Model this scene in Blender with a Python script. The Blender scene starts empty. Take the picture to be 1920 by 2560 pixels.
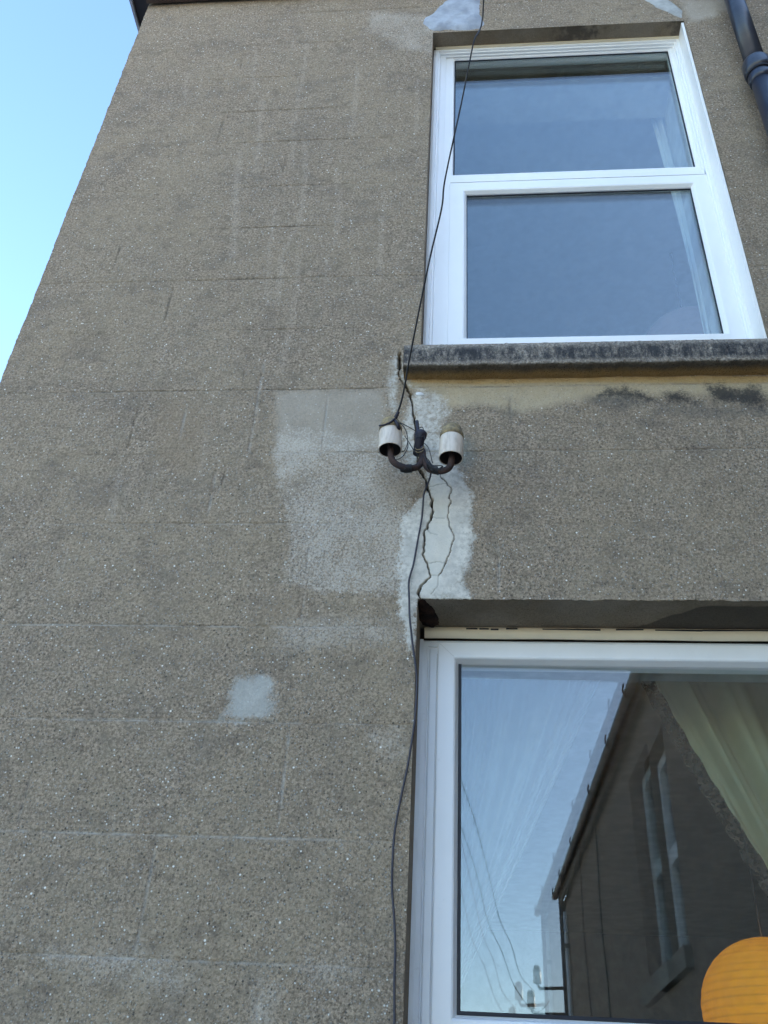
import bpy, bmesh, math, random
import numpy as np
from mathutils import Vector, Matrix
random.seed(4); np.random.seed(4)
S = bpy.context.scene
COL = S.collection

# ------------------------------------------------------------------ camera
F = 2356.0; CX, CY = 960.0, 1280.0; DIST = 2.073; EYE = 1.6
R = np.array([[0.99590242, -0.00268574, -0.09039441],
              [0.07488797, 0.58483621, 0.80768707],
              [0.05069669, -0.81114696, 0.58264093]])       # rows: world axes in camera space (x right, y down, z forward)
cam = bpy.data.cameras.new('camera'); co = bpy.data.objects.new('camera', cam); COL.objects.link(co)
cam.sensor_fit = 'HORIZONTAL'; cam.sensor_width = 36.0; cam.lens = 36.0*F/1920.0
cam.clip_start = 0.05; cam.clip_end = 2000
xa, ya, za = R[:, 0], -R[:, 1], -R[:, 2]
co.matrix_world = Matrix(((xa[0], ya[0], za[0], 0), (xa[1], ya[1], za[1], -DIST), (xa[2], ya[2], za[2], EYE), (0, 0, 0, 1)))
S.camera = co

# ------------------------------------------------------------------ light
SUN_EL, SUN_AZ = math.radians(17), math.radians(132)
w = bpy.data.worlds.new('World'); S.world = w; w.use_nodes = True
nt = w.node_tree
sky = nt.nodes.new('ShaderNodeTexSky'); sky.sky_type = 'NISHITA'; sky.sun_disc = False
sky.sun_elevation = SUN_EL; sky.sun_rotation = SUN_AZ; sky.air_density = 1.0; sky.dust_density = 0.7; sky.ozone_density = 2.6
nt.links.new(sky.outputs[0], nt.nodes['Background'].inputs[0]); nt.nodes['Background'].inputs[1].default_value = 0.15
sl = bpy.data.lights.new('sun', 'SUN'); sl.energy = 4.5; sl.angle = math.radians(0.5); sl.color = (1, .93, .82)
so = bpy.data.objects.new('sun', sl); COL.objects.link(so)
sd_ = Vector((math.sin(SUN_AZ)*math.cos(SUN_EL), math.cos(SUN_AZ)*math.cos(SUN_EL), math.sin(SUN_EL)))
so.rotation_euler = sd_.to_track_quat('Z', 'Y').to_euler(); so.location = (0, 20, 30)
S.view_settings.view_transform = 'Standard'; S.view_settings.look = 'None'; S.view_settings.gamma = 1
S.view_settings.use_curve_mapping = False
S.view_settings.exposure = 2.40
S.render.engine = 'CYCLES'
S.cycles.transparent_max_bounces = 24; S.cycles.max_bounces = 8

# ------------------------------------------------------------------ helpers
def ray(px, py):
    return R @ np.array([px-CX, py-CY, F])
def W(px, py, y=0.0):                      # point of the place seen at a photograph point, on the plane at depth y
    d = ray(px, py); p = d*((DIST+y)/d[1]); return (float(p[0]), float(y), float(p[2]+EYE))
def tag(o, label=None, cat=None, group=None, kind=None):
    if label: o['label'] = label
    if cat: o['category'] = cat
    if group: o['group'] = group
    if kind: o['kind'] = kind
    return o
def empty(name, loc=(0, 0, 0)):
    o = bpy.data.objects.new(name, None); o.location = loc; COL.objects.link(o); o.empty_display_size = .1
    return o
def link(name, me, mat, parent=None, smooth=False):
    o = bpy.data.objects.new(name, me); COL.objects.link(o)
    if mat: me.materials.append(mat)
    if smooth:
        me.polygons.foreach_set('use_smooth', [True]*len(me.polygons))
    if parent:
        o.parent = parent
        off = Vector((0, 0, 0)); q = parent
        while q: off += q.location; q = q.parent
        o.location = -off
    return o
def mesh(name, v, f, mat, parent=None, smooth=False):
    me = bpy.data.meshes.new(name); me.from_pydata([tuple(map(float, p)) for p in v], [], f); me.update()
    return link(name, me, mat, parent, smooth)
def box_vf(x0, x1, y0, y1, z0, z1, n=0):
    v = [(x0,y0,z0),(x1,y0,z0),(x1,y1,z0),(x0,y1,z0),(x0,y0,z1),(x1,y0,z1),(x1,y1,z1),(x0,y1,z1)]
    f = [(0,3,2,1),(4,5,6,7),(0,1,5,4),(1,2,6,5),(2,3,7,6),(3,0,4,7)]
    return v, [tuple(i+n for i in q) for q in f]
def box(name, x0, x1, y0, y1, z0, z1, mat, parent=None, bevel=0):
    v, f = box_vf(x0, x1, y0, y1, z0, z1)
    o = mesh(name, v, f, mat, parent)
    if bevel:
        m = o.modifiers.new('bevel', 'BEVEL'); m.width = bevel; m.segments = 2
    return o
def boxes(name, lst, mat, parent=None):
    V, Fc = [], []
    for b in lst:
        v, f = box_vf(*b, n=len(V)); V += v; Fc += f
    return mesh(name, V, Fc, mat, parent)
def catmull(pts, n=8):
    P = [np.array(p, float) for p in pts]; P = [2*P[0]-P[1]] + P + [2*P[-1]-P[-2]]; out = []
    for i in range(1, len(P)-2):
        for k in range(n):
            t = k/n; a, b, c, d = P[i-1], P[i], P[i+1], P[i+2]
            out.append(.5*((2*b)+(-a+c)*t+(2*a-5*b+4*c-d)*t*t+(-a+3*b-3*c+d)*t**3))
    out.append(P[-2]); return out
def tube_vf(pts, rad, seg=8, n0=0, caps=True):
    P = [Vector(p) for p in pts]; N = len(P); V, Fc = [], []
    up = Vector((0.13, .97, .2)).normalized()
    for i in range(N):
        t = (P[min(i+1, N-1)]-P[max(i-1, 0)]).normalized()
        a = up - t*up.dot(t)
        if a.length < .05: a = Vector((1, 0, 0)) - t*t.x
        a.normalize(); b = t.cross(a); up = a
        r = rad[i] if hasattr(rad, '__len__') else rad
        for k in range(seg):
            th = 2*math.pi*k/seg; V.append(P[i]+a*(r*math.cos(th))+b*(r*math.sin(th)))
    for i in range(N-1):
        for k in range(seg):
            k2 = (k+1) % seg
            Fc.append((n0+i*seg+k, n0+i*seg+k2, n0+(i+1)*seg+k2, n0+(i+1)*seg+k))
    if caps:
        Fc.append(tuple(n0+k for k in range(seg))[::-1]); Fc.append(tuple(n0+(N-1)*seg+k for k in range(seg)))
    return V, Fc
def tube(name, pts, rad, mat, parent=None, seg=8, smooth_path=6):
    if smooth_path and len(pts) > 2:
        if hasattr(rad, '__len__'):
            rad = list(np.interp(np.linspace(0, len(pts)-1, (len(pts)-1)*smooth_path+1), range(len(pts)), rad))
        pts = catmull(pts, smooth_path)
    v, f = tube_vf(pts, rad, seg)
    return mesh(name, v, f, mat, parent, smooth=True)
def tubes(name, lst, mat, parent=None, seg=6):
    V, Fc = [], []
    for pts, rad in lst:
        p = catmull(pts, 6) if len(pts) > 2 else pts
        v, f = tube_vf(p, rad, seg, len(V)); V += v; Fc += f
    return mesh(name, V, Fc, mat, parent, smooth=True)
def lathe(name, prof, mat, parent=None, loc=(0, 0, 0), seg=32, tilt=(0, 0), flute=0, nfl=20):
    V, Fc = [], []
    M = Matrix.Rotation(tilt[0], 3, 'X') @ Matrix.Rotation(tilt[1], 3, 'Y')
    for r, z in prof:
        for k in range(seg):
            th = 2*math.pi*k/seg; rr = r*(1+flute*math.cos(nfl*th))
            V.append(Vector(loc)+M @ Vector((rr*math.cos(th), rr*math.sin(th), z)))
    for i in range(len(prof)-1):
        for k in range(seg):
            k2 = (k+1) % seg; Fc.append((i*seg+k, i*seg+k2, (i+1)*seg+k2, (i+1)*seg+k))
    Fc.append(tuple(range(seg))[::-1]); Fc.append(tuple((len(prof)-1)*seg+k for k in range(seg)))
    return mesh(name, V, Fc, mat, parent, smooth=True)
def ring(name, x0, x1, z0, z1, prof, mat, parent=None, axis='y'):
    """a mitred rectangular frame: prof is a closed list of (inset, y)"""
    V, Fc = [], []; n = len(prof)
    for ins, y in prof:
        a, b, c, d = x0+ins, x1-ins, z0+ins, z1-ins
        V += [(a, y, c), (b, y, c), (b, y, d), (a, y, d)]
    for i in range(n):
        j = (i+1) % n
        for k in range(4):
            k2 = (k+1) % 4; Fc.append((i*4+k, i*4+k2, j*4+k2, j*4+k))
    o = mesh(name, V, Fc, mat, parent)
    m = o.modifiers.new('bevel', 'BEVEL'); m.width = .0012; m.segments = 2; m.limit_method = 'ANGLE'
    bm = bmesh.new(); bm.from_mesh(o.data); bmesh.ops.recalc_face_normals(bm, faces=bm.faces); bm.to_mesh(o.data); bm.free()
    return o

# ------------------------------------------------------------------ materials
class NT:
    def __init__(s, name):
        s.m = bpy.data.materials.new(name); s.m.use_nodes = True; s.t = s.m.node_tree
        s.b = s.t.nodes['Principled BSDF']; s.out = s.t.nodes['Material Output']
        s.co = s.n('ShaderNodeTexCoord').outputs['Object']
    def n(s, typ, **kw):
        q = s.t.nodes.new(typ)
        for k, v in kw.items(): setattr(q, k, v)
        return q
    def l(s, a, b):
        if isinstance(a, (int, float)): b.default_value = a
        elif isinstance(a, tuple): b.default_value = (*a, 1) if len(a) == 3 and b.type == 'RGBA' else a
        else: s.t.links.new(a, b)
    def noise(s, scale, detail=3, rough=.55, vec=None, stretch=None):
        q = s.n('ShaderNodeTexNoise'); q.inputs['Scale'].default_value = scale; q.inputs['Detail'].default_value = detail
        q.inputs['Roughness'].default_value = rough
        v = vec or s.co
        if stretch:
            mp = s.n('ShaderNodeMapping'); mp.inputs['Scale'].default_value = stretch; s.l(v, mp.inputs['Vector']); v = mp.outputs[0]
        s.l(v, q.inputs['Vector']); return q.outputs['Fac']
    def vor(s, scale, out='Distance', rnd=1.0, feature='F1'):
        q = s.n('ShaderNodeTexVoronoi', feature=feature); q.inputs['Scale'].default_value = scale; q.inputs['Randomness'].default_value = rnd
        s.l(s.co, q.inputs['Vector']); return q
    def math(s, op, a, b=0.0, c=None):
        q = s.n('ShaderNodeMath', operation=op); s.l(a, q.inputs[0]); s.l(b, q.inputs[1])
        if c is not None: s.l(c, q.inputs[2])
        return q.outputs[0]
    def ramp(s, v, a, b, lo=0.0, hi=1.0, smooth=True):
        q = s.n('ShaderNodeMapRange', interpolation_type='SMOOTHSTEP' if smooth else 'LINEAR')
        s.l(v, q.inputs[0]); q.inputs[1].default_value = a; q.inputs[2].default_value = b; q.inputs[3].default_value = lo; q.inputs[4].default_value = hi
        return q.outputs[0]
    def mix(s, f, a, b, mode='MIX'):
        q = s.n('ShaderNodeMix', data_type='RGBA', blend_type=mode); s.l(f, q.inputs[0]); s.l(a, q.inputs[6]); s.l(b, q.inputs[7]); return q.outputs[2]
    def attr(s, name):
        q = s.n('ShaderNodeAttribute'); q.attribute_name = name; return q.outputs['Fac']
    def bump(s, h, dist, strength=1.0, prev=None):
        q = s.n('ShaderNodeBump'); q.inputs['Distance'].default_value = dist; q.inputs['Strength'].default_value = strength
        s.l(h, q.inputs['Height'])
        if prev is not None: s.l(prev, q.inputs['Normal'])
        return q.outputs[0]
    def fin(s, col, rough=.9, normal=None, spec=.3, metal=0.0):
        s.l(col, s.b.inputs['Base Color']); s.l(rough, s.b.inputs['Roughness']); s.b.inputs['Specular IOR Level'].default_value = spec
        s.b.inputs['Metallic'].default_value = metal
        if normal is not None: s.l(normal, s.b.inputs['Normal'])
        return s.m
def simple(name, col, rough=.6, spec=.3, var=.12, scale=12, bump=0.0, bscale=200, metal=0.0, col2=None):
    t = NT(name); n = t.noise(scale, 5, .6)
    c2 = col2 or tuple(max(0, c*(1-2*var)) for c in col)
    c = t.mix(t.ramp(n, .35, .68), c2, col)
    nm = t.bump(t.noise(bscale, 2), bump) if bump else None
    return t.fin(c, rough, nm, spec, metal)

def aggregate(t):
    """exposed-aggregate render: returns colour, height"""
    big = t.noise(2.2, 4, .6); mid = t.noise(17, 4, .65); fine = t.noise(135, 3, .75); streak = t.noise(13, 5, .8, stretch=(2.2, 2.2, .14)); where = t.ramp(t.noise(1.3, 3, .6), .46, .62)
    col = t.mix(t.ramp(fine, .34, .66), (.146, .112, .078), (.405, .312, .220))
    col = t.mix(t.math('MULTIPLY', t.ramp(mid, .42, .70), .5), col, (.225, .185, .13))
    col = t.mix(t.ramp(big, .35, .7, 0, .45), col, (.33, .255, .165))
    col = t.mix(t.math('MULTIPLY', t.ramp(streak, .55, .74, 0, .36), where), col, (.52, .43, .345))
    cl = t.noise(12, 6, .8, stretch=(1, 1, 1.5)); col = t.mix(t.ramp(cl, .50, .66, 0, .50), col, (.135, .102, .076))
    bl = t.noise(4.2, 6, .75, stretch=(1, 1, 1.3)); col = t.mix(t.ramp(bl, .50, .64, 0, .34), col, (.13, .105, .085))
    cl2 = t.noise(42, 4, .8); col = t.mix(t.ramp(cl2, .54, .68, 0, .42), col, (.095, .075, .056)); col = t.mix(t.ramp(cl2, .46, .34, 0, .30), col, (.50, .405, .30))
    v = t.vor(150); v2 = t.vor(75)
    sep = t.n('ShaderNodeSeparateColor'); t.l(v.outputs['Color'], sep.inputs[0])
    sep2 = t.n('ShaderNodeSeparateColor'); t.l(v2.outputs['Color'], sep2.inputs[0])
    near = t.ramp(v.outputs['Distance'], .20, .42, 1, 0); near2 = t.ramp(v2.outputs['Distance'], .12, .24, 1, 0)
    dens = t.noise(3.5, 3)
    col = t.mix(t.math('MULTIPLY', t.ramp(sep.outputs[0], .0, .30, .85, 0), near), col, (.06, .055, .048))
    col = t.mix(t.math('MULTIPLY', t.ramp(sep.outputs[1], .72, 1.0, 0, .55), near), col, (.46, .44, .39))
    thr = t.math('GREATER_THAN', sep.outputs[2], .960)
    col = t.mix(t.math('MULTIPLY', t.math('MULTIPLY', thr, near), .9), col, (.70, .66, .58))
    thr2 = t.math('GREATER_THAN', sep2.outputs[2], .972)
    col = t.mix(t.math('MULTIPLY', t.math('MULTIPLY', thr2, near2), .95), col, (.80, .76, .68))
    h = t.math('ADD', t.math('MULTIPLY', near, .6), t.math('MULTIPLY', fine, 1.0))
    return col, h, fine, mid

def wall_material():
    t = NT('dry_dash_render')
    col, h, fine, mid = aggregate(t)
    warp = t.noise(28, 5, .7); wf = t.noise(160, 3, .7); wbig = t.noise(7, 3, .6)
    def mask(name, w, amp, off=0.0, fine_amp=0.0):
        e = t.attr(name)
        e = t.math('ADD', e, t.math('MULTIPLY', t.math('SUBTRACT', warp, .5), amp))
        if fine_amp: e = t.math('ADD', e, t.math('MULTIPLY', t.math('SUBTRACT', wf, .5), fine_amp))
        return t.ramp(e, -w+off, w+off)
    # smooth grey skim (older repair)
    sm = mask('smooth', .02, .05)
    col = t.mix(t.math('MULTIPLY', sm, .6), col, t.mix(t.ramp(wbig, .3, .7), (.34, .295, .235), (.42, .37, .30)))
    # worn pale cement slurry over the dash: broken up by the grain
    wn = mask('worn', .012, .06, 0, .05)
    grain = t.ramp(t.math('ADD', wf, t.math('MULTIPLY', t.math('SUBTRACT', wbig, .5), .5)), .45, .55, .18, 1)
    col = t.mix(t.math('MULTIPLY', t.math('MULTIPLY', wn, grain), .56), col, (.56, .50, .42))
    fw = mask('faint', .03, .07, 0, .05)
    col = t.mix(t.math('MULTIPLY', t.math('MULTIPLY', fw, grain), .42), col, (.56, .50, .42))
    stq = t.math('ADD', t.attr('streak'), t.math('MULTIPLY', t.math('SUBTRACT', warp, .5), .045)); stq = t.ramp(stq, -.010, .012)
    col = t.mix(t.math('MULTIPLY', t.math('MULTIPLY', stq, t.ramp(wf, .42, .58, .1, 1)), .32), col, (.56, .47, .37))
    # tan lime wash under the sill
    tn = mask('tan', .022, .02)
    col = t.mix(t.math('MULTIPLY', tn, .7), col, t.mix(warp, (.46, .35, .19), (.56, .47, .34)))
    rs = mask('rust', .006, .012)
    col = t.mix(t.math('MULTIPLY', rs, .85), col, t.mix(warp, (.34, .19, .05), (.56, .42, .22)))
    # brownish stain
    br = mask('brown', .04, .09)
    col = t.mix(t.math('MULTIPLY', br, .4), col, (.27, .20, .13))
    gr = mask('damp', .03, .07, 0, .03)
    col = t.mix(t.math('MULTIPLY', gr, .5), col, (.13, .17, .16))
    # mortar fill
    mo = mask('mortar', .008, .055, 0, .04); th = mask('thin', .016, .07, 0, .05)
    mo = t.math('MAXIMUM', mo, t.math('MULTIPLY', th, t.ramp(t.math('ADD', t.noise(55, 4, .7), t.math('MULTIPLY', wbig, .35)), .50, .72, .25, 1)))
    cloud = t.noise(22, 4, .6)
    mcol = t.mix(t.ramp(cloud, .3, .7), (.48, .445, .385), (.68, .63, .54))
    mcol = t.mix(t.math('MULTIPLY', t.ramp(wf, .60, .72), .5), mcol, (.34, .31, .26))
    mot = t.ramp(t.noise(75, 3, .6), .42, .66, 0, 1)
    mcol = t.mix(t.math('MULTIPLY', mot, t.ramp(t.attr('mortar'), .010, .06, .8, .12)), mcol, (.38, .345, .29))
    core = mask('plaster', .008, .006)
    mcol = t.mix(t.math('MULTIPLY', core, .65), mcol, t.mix(t.ramp(t.noise(14, 3), .35, .65), (.62, .585, .50), (.70, .64, .53)))
    col = t.mix(t.math('MULTIPLY', mo, .93), col, mcol)
    hl = t.math('MULTIPLY', h, t.math('SUBTRACT', 1.0, t.math('MULTIPLY', t.math('MAXIMUM', mo, t.math('MULTIPLY', sm, .6)), .85)))
    hl = t.math('ADD', hl, t.math('MULTIPLY', mo, .8))
    pd = mask('pale', .015, .06, .003, .055)
    col = t.mix(t.math('MULTIPLY', pd, .74), col, t.mix(t.ramp(cloud, .3, .7), (.36, .36, .325), (.45, .445, .405)))
    hl = t.math('MULTIPLY', hl, t.math('SUBTRACT', 1.0, t.math('MULTIPLY', pd, .7)))
    # black algae
    bk = mask('black', .020, .085, .002, .055)
    col = t.mix(t.math('MULTIPLY', bk, .9), col, (.035, .034, .034))
    bk2 = mask('grime', .02, .08)
    col = t.mix(t.math('MULTIPLY', bk2, .42), col, (.085, .083, .08))
    # scored ashlar joints: grooves are geometry, the tone is dirt or lime sitting in them
    ld = t.math('MULTIPLY', t.attr('joint_dirt'), t.ramp(t.noise(7, 5, .8), .44, .60))
    col = t.mix(t.math('MULTIPLY', ld, .62), col, (.075, .068, .06))
    lp = t.math('MULTIPLY', t.attr('joint_lime'), t.ramp(t.noise(13, 4, .7), .36, .58))
    col = t.mix(t.math('MULTIPLY', lp, .62), col, (.46, .44, .395))
    sc = t.attr('crack_shade'); col = t.mix(sc, col, (.02, .018, .016))  # shade inside the cracks, put into the colour
    return t.fin(col, .93, t.bump(hl, .0035, .8), .2)

def sill_material():
    t = NT('sill_stone'); col, h, fine, mid = aggregate(t)
    sx = t.n('ShaderNodeSeparateXYZ'); t.l(t.co, sx.inputs[0])
    col = t.mix(.45, col, t.mix(t.ramp(fine, .35, .65), (.24, .22, .20), (.60, .56, .50)))
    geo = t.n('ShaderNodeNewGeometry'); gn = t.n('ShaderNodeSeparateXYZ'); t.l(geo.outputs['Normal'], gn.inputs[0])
    z = sx.outputs[2]
    band = t.math('MULTIPLY', t.ramp(z, W(1400, 906, -.06)[2], W(1400, 892, -.06)[2]), t.ramp(z, W(1400, 853, -.06)[2], W(1400, 872, -.06)[2], 0, 1))
    st = t.noise(34, 5, .85, stretch=(1, 1, .35)); lump = t.noise(8, 5, .7)
    m = t.math('MULTIPLY', band, t.ramp(t.math('ADD', st, t.math('MULTIPLY', lump, .42)), .50, .80))
    col = t.mix(t.math('MULTIPLY', m, .92), col, (.035, .038, .045))
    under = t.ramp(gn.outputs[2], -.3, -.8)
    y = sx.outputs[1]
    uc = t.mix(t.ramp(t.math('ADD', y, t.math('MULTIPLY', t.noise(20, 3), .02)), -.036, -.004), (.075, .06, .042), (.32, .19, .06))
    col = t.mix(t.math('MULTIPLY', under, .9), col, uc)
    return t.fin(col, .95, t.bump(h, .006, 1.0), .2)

def reveal_material():
    t = NT('reveal_render'); col, h, fine, mid = aggregate(t)
    col = t.mix(.75, col, t.mix(t.ramp(t.noise(5, 4), .4, .65), (.19, .145, .095), (.26, .215, .16)))
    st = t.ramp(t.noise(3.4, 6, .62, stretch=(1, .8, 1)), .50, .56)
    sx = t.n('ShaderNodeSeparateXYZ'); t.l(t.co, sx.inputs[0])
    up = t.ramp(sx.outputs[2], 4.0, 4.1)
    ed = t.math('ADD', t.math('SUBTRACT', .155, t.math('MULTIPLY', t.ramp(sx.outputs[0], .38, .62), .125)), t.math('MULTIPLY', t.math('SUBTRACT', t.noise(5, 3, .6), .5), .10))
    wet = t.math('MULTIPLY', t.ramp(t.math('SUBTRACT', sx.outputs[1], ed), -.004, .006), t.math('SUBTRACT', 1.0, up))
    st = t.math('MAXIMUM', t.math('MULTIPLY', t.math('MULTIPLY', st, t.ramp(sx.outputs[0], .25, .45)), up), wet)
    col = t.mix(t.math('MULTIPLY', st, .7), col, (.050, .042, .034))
    return t.fin(col, .95, t.bump(h, .003, .8), .2)

def upvc(name, col=(.86, .86, .85), dirt=.1):
    t = NT(name); n = t.noise(5, 5, .65, stretch=(1, 1, .5)); n2 = t.noise(60, 4, .7)
    c = t.mix(t.ramp(n, .4, .75, 0, dirt), col, (.45, .43, .38)); c = t.mix(t.ramp(n2, .62, .8, 0, dirt*1.3), c, (.3, .28, .25))
    return t.fin(c, .34, None, .5)

def glass(name, ior=1.52):
    t = NT(name); t.t.nodes.remove(t.b)
    tr = t.n('ShaderNodeBsdfTransparent'); tr.inputs[0].default_value = (.93, .96, .955, 1)
    gl = t.n('ShaderNodeBsdfGlossy'); gl.inputs['Roughness'].default_value = 0.0; gl.inputs[0].default_value = (1, 1, 1, 1)
    geo = t.n('ShaderNodeNewGeometry'); fr = t.n('ShaderNodeFresnel')
    io = t.math('ADD', ior, t.math('MULTIPLY', geo.outputs['Backfacing'], 1/ior-ior)); t.l(io, fr.inputs['IOR'])
    bp = t.bump(t.noise(.8, 0, .4), .0025, .15); t.l(bp, gl.inputs['Normal'])
    mx = t.n('ShaderNodeMixShader'); t.l(fr.outputs[0], mx.inputs[0]); t.l(tr.outputs[0], mx.inputs[1]); t.l(gl.outputs[0], mx.inputs[2])
    t.l(mx.outputs[0], t.out.inputs[0]); return t.m

def cloth(name, col, trans=.5, alpha=1.0, fold=0):
    t = NT(name); t.t.nodes.remove(t.b)
    c = t.mix(t.ramp(t.noise(7, 3), .3, .7), tuple(k*.85 for k in col), col)
    d = t.n('ShaderNodeBsdfDiffuse'); t.l(c, d.inputs[0]); tl = t.n('ShaderNodeBsdfTranslucent'); t.l(c, tl.inputs[0])
    m = t.n('ShaderNodeMixShader'); m.inputs[0].default_value = trans; t.l(d.outputs[0], m.inputs[1]); t.l(tl.outputs[0], m.inputs[2])
    o = m.outputs[0]
    if alpha < 1 or fold:
        tp = t.n('ShaderNodeBsdfTransparent'); m2 = t.n('ShaderNodeMixShader')
        a = alpha if not fold else t.ramp(t.noise(60, 3, .7), .40, .55, .25, 1)
        t.l(a, m2.inputs[0]); t.l(tp.outputs[0], m2.inputs[1]); t.l(o, m2.inputs[2]); o = m2.outputs[0]
    t.l(o, t.out.inputs[0]); return t.m

M_wall = wall_material(); M_sill = sill_material(); M_rev = reveal_material()
M_frame = upvc('white_upvc'); M_frame2 = upvc('weathered_white_upvc', (.72, .735, .745), .3)
M_seal = upvc('white_sealant', (.86, .84, .80), .05)
M_bead = upvc('grey_white_bead', (.60, .60, .58), .15)
M_cream = upvc('cream_painted_timber', (.80, .69, .50), .2)
M_gasket = simple('black_gasket', (.012, .013, .02), .5)
M_glass = glass('window_glass')
M_iron = simple('rusty_iron', (.024, .018, .019), .75, .3, col2=(.055, .030, .022), scale=45, bump=.0015, bscale=300)
M_tape = simple('dark_tape', (.022, .018, .030), .55, .4, bump=.001, bscale=200)
M_cable = simple('black_cable', (.018, .017, .019), .5, .4)
M_cable2 = simple('faded_cable', (.05, .045, .055), .6, .4)
M_wire = simple('wire', (.03, .035, .04), .5)
def porcelain():
    t = NT('glazed_porcelain'); n = t.noise(30, 4, .6, stretch=(2.5, 2.5, .6))
    c = t.mix(t.ramp(n, .42, .72, 0, .7), (.64, .55, .45), (.36, .29, .22)); return t.fin(c, .35, t.bump(t.noise(60, 2), .0006), .5)
M_porc = porcelain()
M_cap = simple('lichened_cap', (.36, .27, .14), .8, .2, col2=(.16, .13, .09), scale=50, bump=.002, bscale=150)
M_hollow = simple('hollow_shade', (.035, .027, .024), .5, .4)  # shade of the insulator hollow as a near-black colour
M_pipe = simple('painted_cast_iron', (.014, .018, .034), .30, .5, col2=(.030, .034, .045), scale=9, bump=.0012, bscale=35)
M_board = simple('dark_eaves_board', (.022, .018, .024), .6, .3)
M_gutter = simple('grey_gutter', (.30, .31, .36), .45, .4)
M_brown = simple('brown_timber', (.085, .055, .042), .6, .3)
M_slate = simple('roof_slate', (.10, .105, .115), .7, .3, bump=.004, bscale=12)
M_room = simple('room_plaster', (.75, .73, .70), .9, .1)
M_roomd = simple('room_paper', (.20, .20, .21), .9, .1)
M_floor = simple('room_floor', (.16, .11, .07), .6)
M_rot = simple('crumbled_mortar', (.045, .024, .018), .95, .1, col2=(.016, .011, .010), scale=30, bump=.004, bscale=90)
M_fill = simple('grey_cement_fill', (.40, .43, .47), .8, .25, col2=(.27, .29, .32), scale=14, bump=.003, bscale=45)
M_fill2 = simple('pale_cement_fill', (.46, .46, .43), .85, .2, col2=(.32, .32, .30), scale=18, bump=.002, bscale=60)
M_white = simple('white_plaster_spot', (.8, .8, .8), .6)
M_wing = simple('dark_dash_render', (.30, .225, .175), .95, .1, col2=(.20, .15, .12), scale=6, bump=.004, bscale=60)
M_ground = simple('yard_concrete', (.52, .48, .41), .95, .2, col2=(.42, .39, .33), scale=3, bump=.004, bscale=30)
M_sheer = cloth('sheer_net', (.92, .92, .90), .35, .42)
M_curt = cloth('pale_green_voile', (.86, .76, .50), .45, .93)
M_curtw = cloth('white_curtain', (.95, .95, .94), .12, 1)
M_lace = cloth('dark_lace', (.16, .11, .085), .3, 1, 1)

# ------------------------------------------------------------------ ground
g = box('ground', -60, 60, -90, 40, -.3, 0, M_ground); tag(g, kind='structure')

# ------------------------------------------------------------------ the house and its front wall
XL, XR = -1.475, 2.0
UO = (-.150, .897, W(1400, 852, -.06)[2]+.055, 4.022+EYE)        # upper window opening x0 x1 z0 z1
LO = (-.132, 1.46, .15+EYE, 1.222+EYE)                        # lower window opening
ZTOP = 4.455+EYE
house = empty('house', (0, 0, 0))
tag(house, 'grey roughcast rendered house wall with a white sash window above a wide picture window', 'house')

def px_poly(pts): return np.array([[W(*p)[0], W(*p)[2]] for p in pts])
def dist_poly(P, poly, closed=True):
    d = np.full(len(P), 1e9); inside = np.zeros(len(P), bool); n = len(poly)
    for i in range(n if closed else n-1):
        a, b = poly[i], poly[(i+1) % n]; ab = b-a
        t = np.clip(((P-a) @ ab)/max(ab @ ab, 1e-12), 0, 1)
        d = np.minimum(d, np.hypot(*(P-(a+t[:, None]*ab)).T))
        if closed:
            c = ((a[1] > P[:, 1]) != (b[1] > P[:, 1])) & (P[:, 0] < (b[0]-a[0])*(P[:, 1]-a[1])/((b[1]-a[1]) if abs(b[1]-a[1]) > 1e-12 else 1e-12)+a[0])
            inside ^= c
    return np.where(inside, d, -d) if closed else d
def c4(x, y): return (900+x/4.1475, 860+y/4.1475)
def c5(x, y): return (900+x/4.1475, 1180+y/4.1475)
def c8(x, y): return (480+x/2.592, 860+y/2.592)

crackA = [(998,886),(999,922)]
crackB = [(999,922),(996,938),(1000,948),(1007,958),(1014,964)]
crackC = [c4(475,415),c4(490,480),c4(530,520),c4(522,560),c4(540,600),c4(548,690),c4(562,800),c4(575,900),c4(590,1100),c4(600,1290),c4(640,1340),c4(690,1430),c4(700,1490),c4(725,1560),c4(755,1610),
          c5(755,290),c5(740,340),c5(755,400),c5(738,480),c5(705,540),c5(700,590),c5(668,620),c5(672,700),c5(655,780),c5(652,870),c5(670,910),c5(700,950),c5(715,1030),c5(733,1095),c5(680,1140),c5(630,1190),c5(600,1260),c5(632,1325)]
crackD = [c5(822,0),c5(830,50),c5(900,105),c5(905,140),c5(950,170),c5(945,220),c5(925,260),c5(940,330),c5(915,400),c5(908,450),c5(930,520),c5(928,570),c5(965,640),c5(980,700),c5(950,760),c5(945,820),c5(900,910),c5(870,1000),c5(820,1080)]
hair = [[c5(705,150),c5(760,152),c5(800,135),c5(900,122)], [c5(745,465),c5(800,482),c5(880,478)], [c5(702,595),c5(725,635),c5(800,655)], [c5(715,952),c5(800,938),c5(890,945)], [c5(810,1085),c5(812,1180),c5(740,1265)], [c5(735,1080),c5(820,1078)]]

def jag(poly, amp, step=.006):
    out = []
    for a, b in zip(poly[:-1], poly[1:]):
        n = max(1, int(np.hypot(*(b-a))/step))
        for k in range(n): out.append(a+(b-a)*k/n + (np.random.randn(2)*amp if k else 0))
    out.append(poly[-1]); return np.array(out)

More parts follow.
